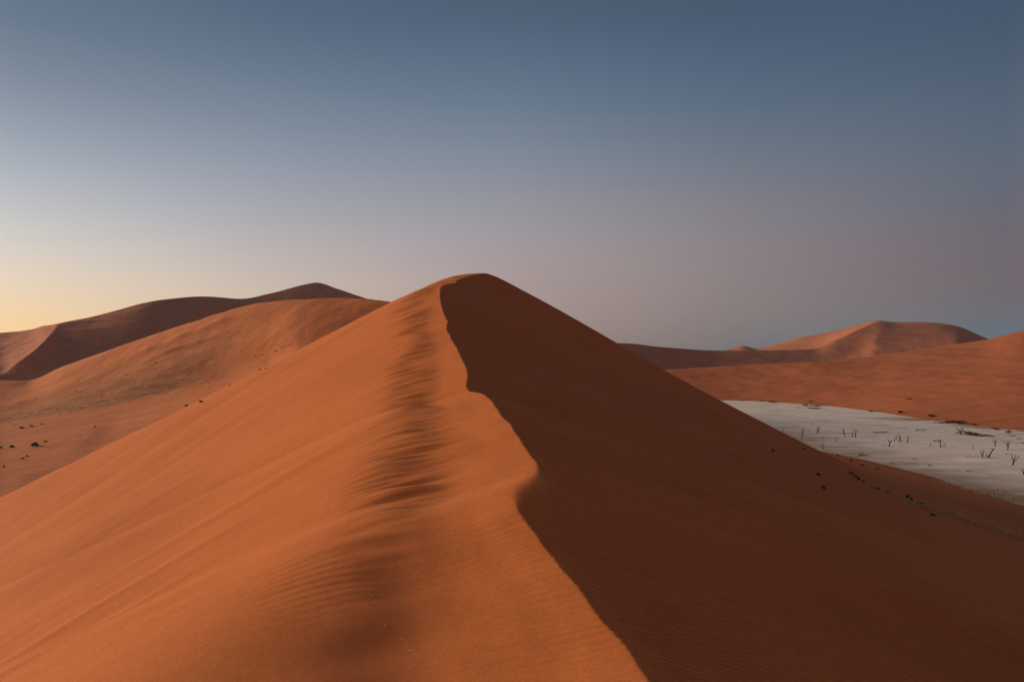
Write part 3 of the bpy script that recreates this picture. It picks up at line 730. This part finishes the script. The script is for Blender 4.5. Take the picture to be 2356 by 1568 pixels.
# straw bits lying on the sand by the crest
def d8(zx, zy): return (600 + zx / 2.142) / 1.0611, (1200 + zy / 2.142) / 1.0611
smb = MB(); _r = random.Random(3)
smb.tube([(-.5, 0, .02), (-.15, .06, .10), (.2, -.03, .12), (.5, .05, .03)], [.12, .16, .14, .06], 6)
straw0 = None
SP = [((665,548), 1.7), ((885,450), .8), ((868,492), .8), ((840,577), 1.1), ((1005,500), .9), ((815,630), 1.2), ((768,652), .8), ((728,695), 1.1), ((885,672), 1.2), ((840,520), .6), ((815,770), 1.3), ((748,825), 1.1), ((860,827), 1.3), ((835,835), .9), ((858,918), 1.2), ((825,918), .7), ((1765,95), 1.), ((1878,142), 1.1), ((610,760), .6), ((960,345), .7)]
for i, (z, s) in enumerate(SP):
    p = spot(*d8(*z))
    if p is None: continue
    if straw0 is None: o = straw0 = smb.build('straw_fragment', M_straw)
    else: o = straw0.copy(); COL.objects.link(o)
    o.location = p; k = s * p.y / F * 3.6; o.scale = (k, k * .8, k * .8); o.rotation_euler = (0, 0, _r.uniform(0, 3.1))
    dark = z[0] > 1700
    clean(o, 'tiny pale straw bit lying on the shaded side of the big dune' if dark else 'tiny pale straw bit lying on the sand in the lit hollow', 'straw', 'straw bits on the shaded sand' if dark else 'straw bits in the lit hollow')
p = spot(1214, 1087)
o = straw0.copy(); o.data = straw0.data.copy(); o.name = 'straw_fragment'; COL.objects.link(o); o.location = p; k = p.y / F * 5.; o.scale = (k, k, k * 1.2); o.rotation_euler = (0, 0, .6)
clean(o, 'biggest white straw bit lying right at the dune crest', 'straw', None)

# ------------------------------------------------------------------ thin morning haze over the desert
hv = [(x, y, z) for z in (-9.5, 200) for y in (-2450, 2450) for x in (-2450, 2450)]
hm = bpy.data.materials.new('haze_air'); hm.use_nodes = True; hn = hm.node_tree; hn.nodes.clear()
ho = hn.nodes.new('ShaderNodeOutputMaterial'); hp = hn.nodes.new('ShaderNodeVolumePrincipled')
hp.inputs['Color'].default_value = (.90, .86, .86, 1); hp.inputs['Density'].default_value = .000035; hp.inputs['Anisotropy'].default_value = .2
hn.links.new(hp.outputs[0], ho.inputs['Volume'])
clean(mesh_obj('haze', hv, [(0, 2, 3, 1), (4, 5, 7, 6), (0, 1, 5, 4), (2, 6, 7, 3), (0, 4, 6, 2), (1, 3, 7, 5)], hm, None, False), 'thin pale haze lying over the desert', 'haze', None, 'stuff')

# ------------------------------------------------------------------ sky and sun
EXP = .9
def lin(c): return tuple(((v / 255) / 12.92 if v <= 10.31 else ((v / 255 + .055) / 1.055)**2.4) for v in c)
strips = {  # source x : [(source y, sRGB)]
 50:   [(0,(100,117,138)),(160,(122,138,155)),(260,(140,150,166)),(370,(163,170,182)),(470,(186,188,192)),(575,(207,202,198)),(680,(232,214,191)),(760,(248,214,171)),(805,(252,209,155))],
 650:  [(0,(84,102,126)),(130,(99,116,138)),(250,(118,133,150)),(330,(132,144,158)),(420,(150,156,170)),(490,(163,165,178)),(580,(180,175,178)),(650,(195,182,175)),(720,(208,187,168)),(800,(215,188,160))],
 1250: [(0,(77,95,118)),(130,(88,107,128)),(240,(103,119,138)),(330,(118,131,147)),(430,(136,144,158)),(520,(151,152,162)),(590,(161,153,157)),(650,(165,149,148)),(740,(168,147,140)),(820,(160,140,136))],
 1800: [(0,(71,90,113)),(160,(81,99,121)),(270,(93,108,125)),(330,(104,116,133)),(430,(117,124,139)),(520,(129,129,139)),(620,(137,128,131)),(700,(138,123,122)),(770,(132,121,121)),(830,(120,118,121))],
 2450: [(0,(67,87,109)),(160,(76,94,114)),(265,(85,101,119)),(400,(95,104,119)),(500,(101,103,116)),(610,(109,103,111)),(690,(110,102,107)),(750,(103,104,112)),(810,(94,109,121))]}
w = bpy.data.worlds.new('World'); scene.world = w; w.use_nodes = True
nt = w.node_tree; nt.nodes.clear()
out = nt.nodes.new('ShaderNodeOutputWorld')
tc = N(nt, 'ShaderNodeTexCoord').outputs['Generated']
sep = N(nt, 'ShaderNodeSeparateXYZ'); nt.links.new(tc, sep.inputs[0])
elev = math_(nt, 'ARCSINE', sep.outputs['Z'])
az = math_(nt, 'ARCTAN2', sep.outputs['X'], sep.outputs['Y'])
dl = math_(nt, 'SUBTRACT', az, SUN_AZ)
dl = math_(nt, 'ABSOLUTE', math_(nt, 'WRAP', dl)) if False else dl
wr = N(nt, 'ShaderNodeMath', operation='WRAP'); nt.links.new(dl, wr.inputs[0]); wr.inputs[1].default_value = math.pi; wr.inputs[2].default_value = -math.pi
dl = math_(nt, 'ABSOLUTE', wr.outputs[0])
EMAX = R(60)
efac = math_(nt, 'DIVIDE', elev, EMAX, True)
ZEN = (58, 78, 102)
def strip_ramp(samples, sx, gain=1.):
    tanx = (sx / 1.0611 - CX) / F; a = math.atan(tanx)
    es, cs = [], []
    for sy, c in sorted(samples, reverse=True):
        es.append(math.atan((HY - sy / 1.0611) / F * math.cos(a)) / EMAX); cs.append(lin(c))
    if es[0] > 0: es.insert(0, 0.); cs.insert(0, cs[0])
    es.append(.85); cs.append(lin(ZEN)); es.append(1.); cs.append(lin((54, 74, 98)))
    pos = np.concatenate([np.linspace(0, .2, 12), np.linspace(.22, .6, 14), [.7, .8, .9, 1.]])
    n = len(samples); ee = np.array([math.atan((HY - q[0] / 1.0611) / F * math.cos(a)) / EMAX for q in samples])
    po = [np.polyfit(ee, [q[1][k] for q in samples], 4 if sx > 2000 else 3) for k in range(3)]
    cs = [lin([float(np.polyval(p_, e)) for p_ in po]) if i < len(es) - 2 else cs[i] for i, e in enumerate(es)]
    v = pchip(pos, es, np.array(cs)) * gain
    return ramp(nt, efac, [(float(p), tuple(map(float, q))) for p, q in zip(pos, v)])
glow = [(0,(120,138,158)),(160,(150,162,175)),(260,(175,182,190)),(370,(200,202,204)),(470,(222,218,210)),(575,(240,228,208)),(680,(255,236,196)),(760,(255,232,170)),(805,(255,226,150))]
knots = [(0., strip_ramp(glow, 50, 1.35))]
for sx in (50, 650, 1250, 1800, 2450):
    a = math.atan((sx / 1.0611 - CX) / F); knots.append((a - SUN_AZ, strip_ramp(strips[sx], sx)))
anti = [(0,(168,140,150)),(160,(186,146,150)),(265,(200,152,148)),(400,(208,156,146)),(500,(206,152,142)),(610,(196,144,136)),(690,(170,132,130)),(750,(132,118,124)),(810,(104,110,122))]  # unseen sky opposite the sun, pinker and brighter as added fill for the dark slope
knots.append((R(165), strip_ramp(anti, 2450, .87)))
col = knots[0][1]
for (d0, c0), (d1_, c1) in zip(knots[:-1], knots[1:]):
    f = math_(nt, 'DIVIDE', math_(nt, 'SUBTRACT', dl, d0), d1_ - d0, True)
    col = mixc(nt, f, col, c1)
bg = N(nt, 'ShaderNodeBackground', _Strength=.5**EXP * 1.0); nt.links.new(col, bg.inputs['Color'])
sky = N(nt, 'ShaderNodeTexSky', sky_type='NISHITA', sun_disc=False, sun_elevation=SUN_EL, sun_rotation=SUN_AZ, air_density=1., dust_density=.6, ozone_density=2.)
bg2 = N(nt, 'ShaderNodeBackground', _Strength=0.0); nt.links.new(sky.outputs[0], bg2.inputs['Color'])
ad = nt.nodes.new('ShaderNodeAddShader'); nt.links.new(bg.outputs[0], ad.inputs[0]); nt.links.new(bg2.outputs[0], ad.inputs[1])
nt.links.new(ad.outputs[0], out.inputs[0])

sl = bpy.data.lights.new('sun', 'SUN'); sl.energy = 2.2; sl.angle = R(24); sl.color = (1, .84, .62)
so = bpy.data.objects.new('sun', sl); COL.objects.link(so)
sd = Vector((math.sin(SUN_AZ) * math.cos(SUN_EL), math.cos(SUN_AZ) * math.cos(SUN_EL), math.sin(SUN_EL)))
so.rotation_euler = sd.to_track_quat('Z', 'Y').to_euler(); so.location = sd * 200 + Vector((0, 0, 60))

cam = bpy.data.cameras.new('camera'); co = bpy.data.objects.new('camera', cam); COL.objects.link(co)
co.location = EYE; co.rotation_euler = (R(90), 0, 0); cam.sensor_width = 36; cam.lens = 36 * F / 2356
cam.shift_y = (HY - 784) / 2356; cam.clip_start = .1; cam.clip_end = 60000
scene.camera = co
scene.view_settings.view_transform = 'Standard'; scene.view_settings.look = 'None'
scene.view_settings.exposure = EXP; scene.view_settings.gamma = 1
scene.render.engine = 'CYCLES'; scene.cycles.use_denoising = True
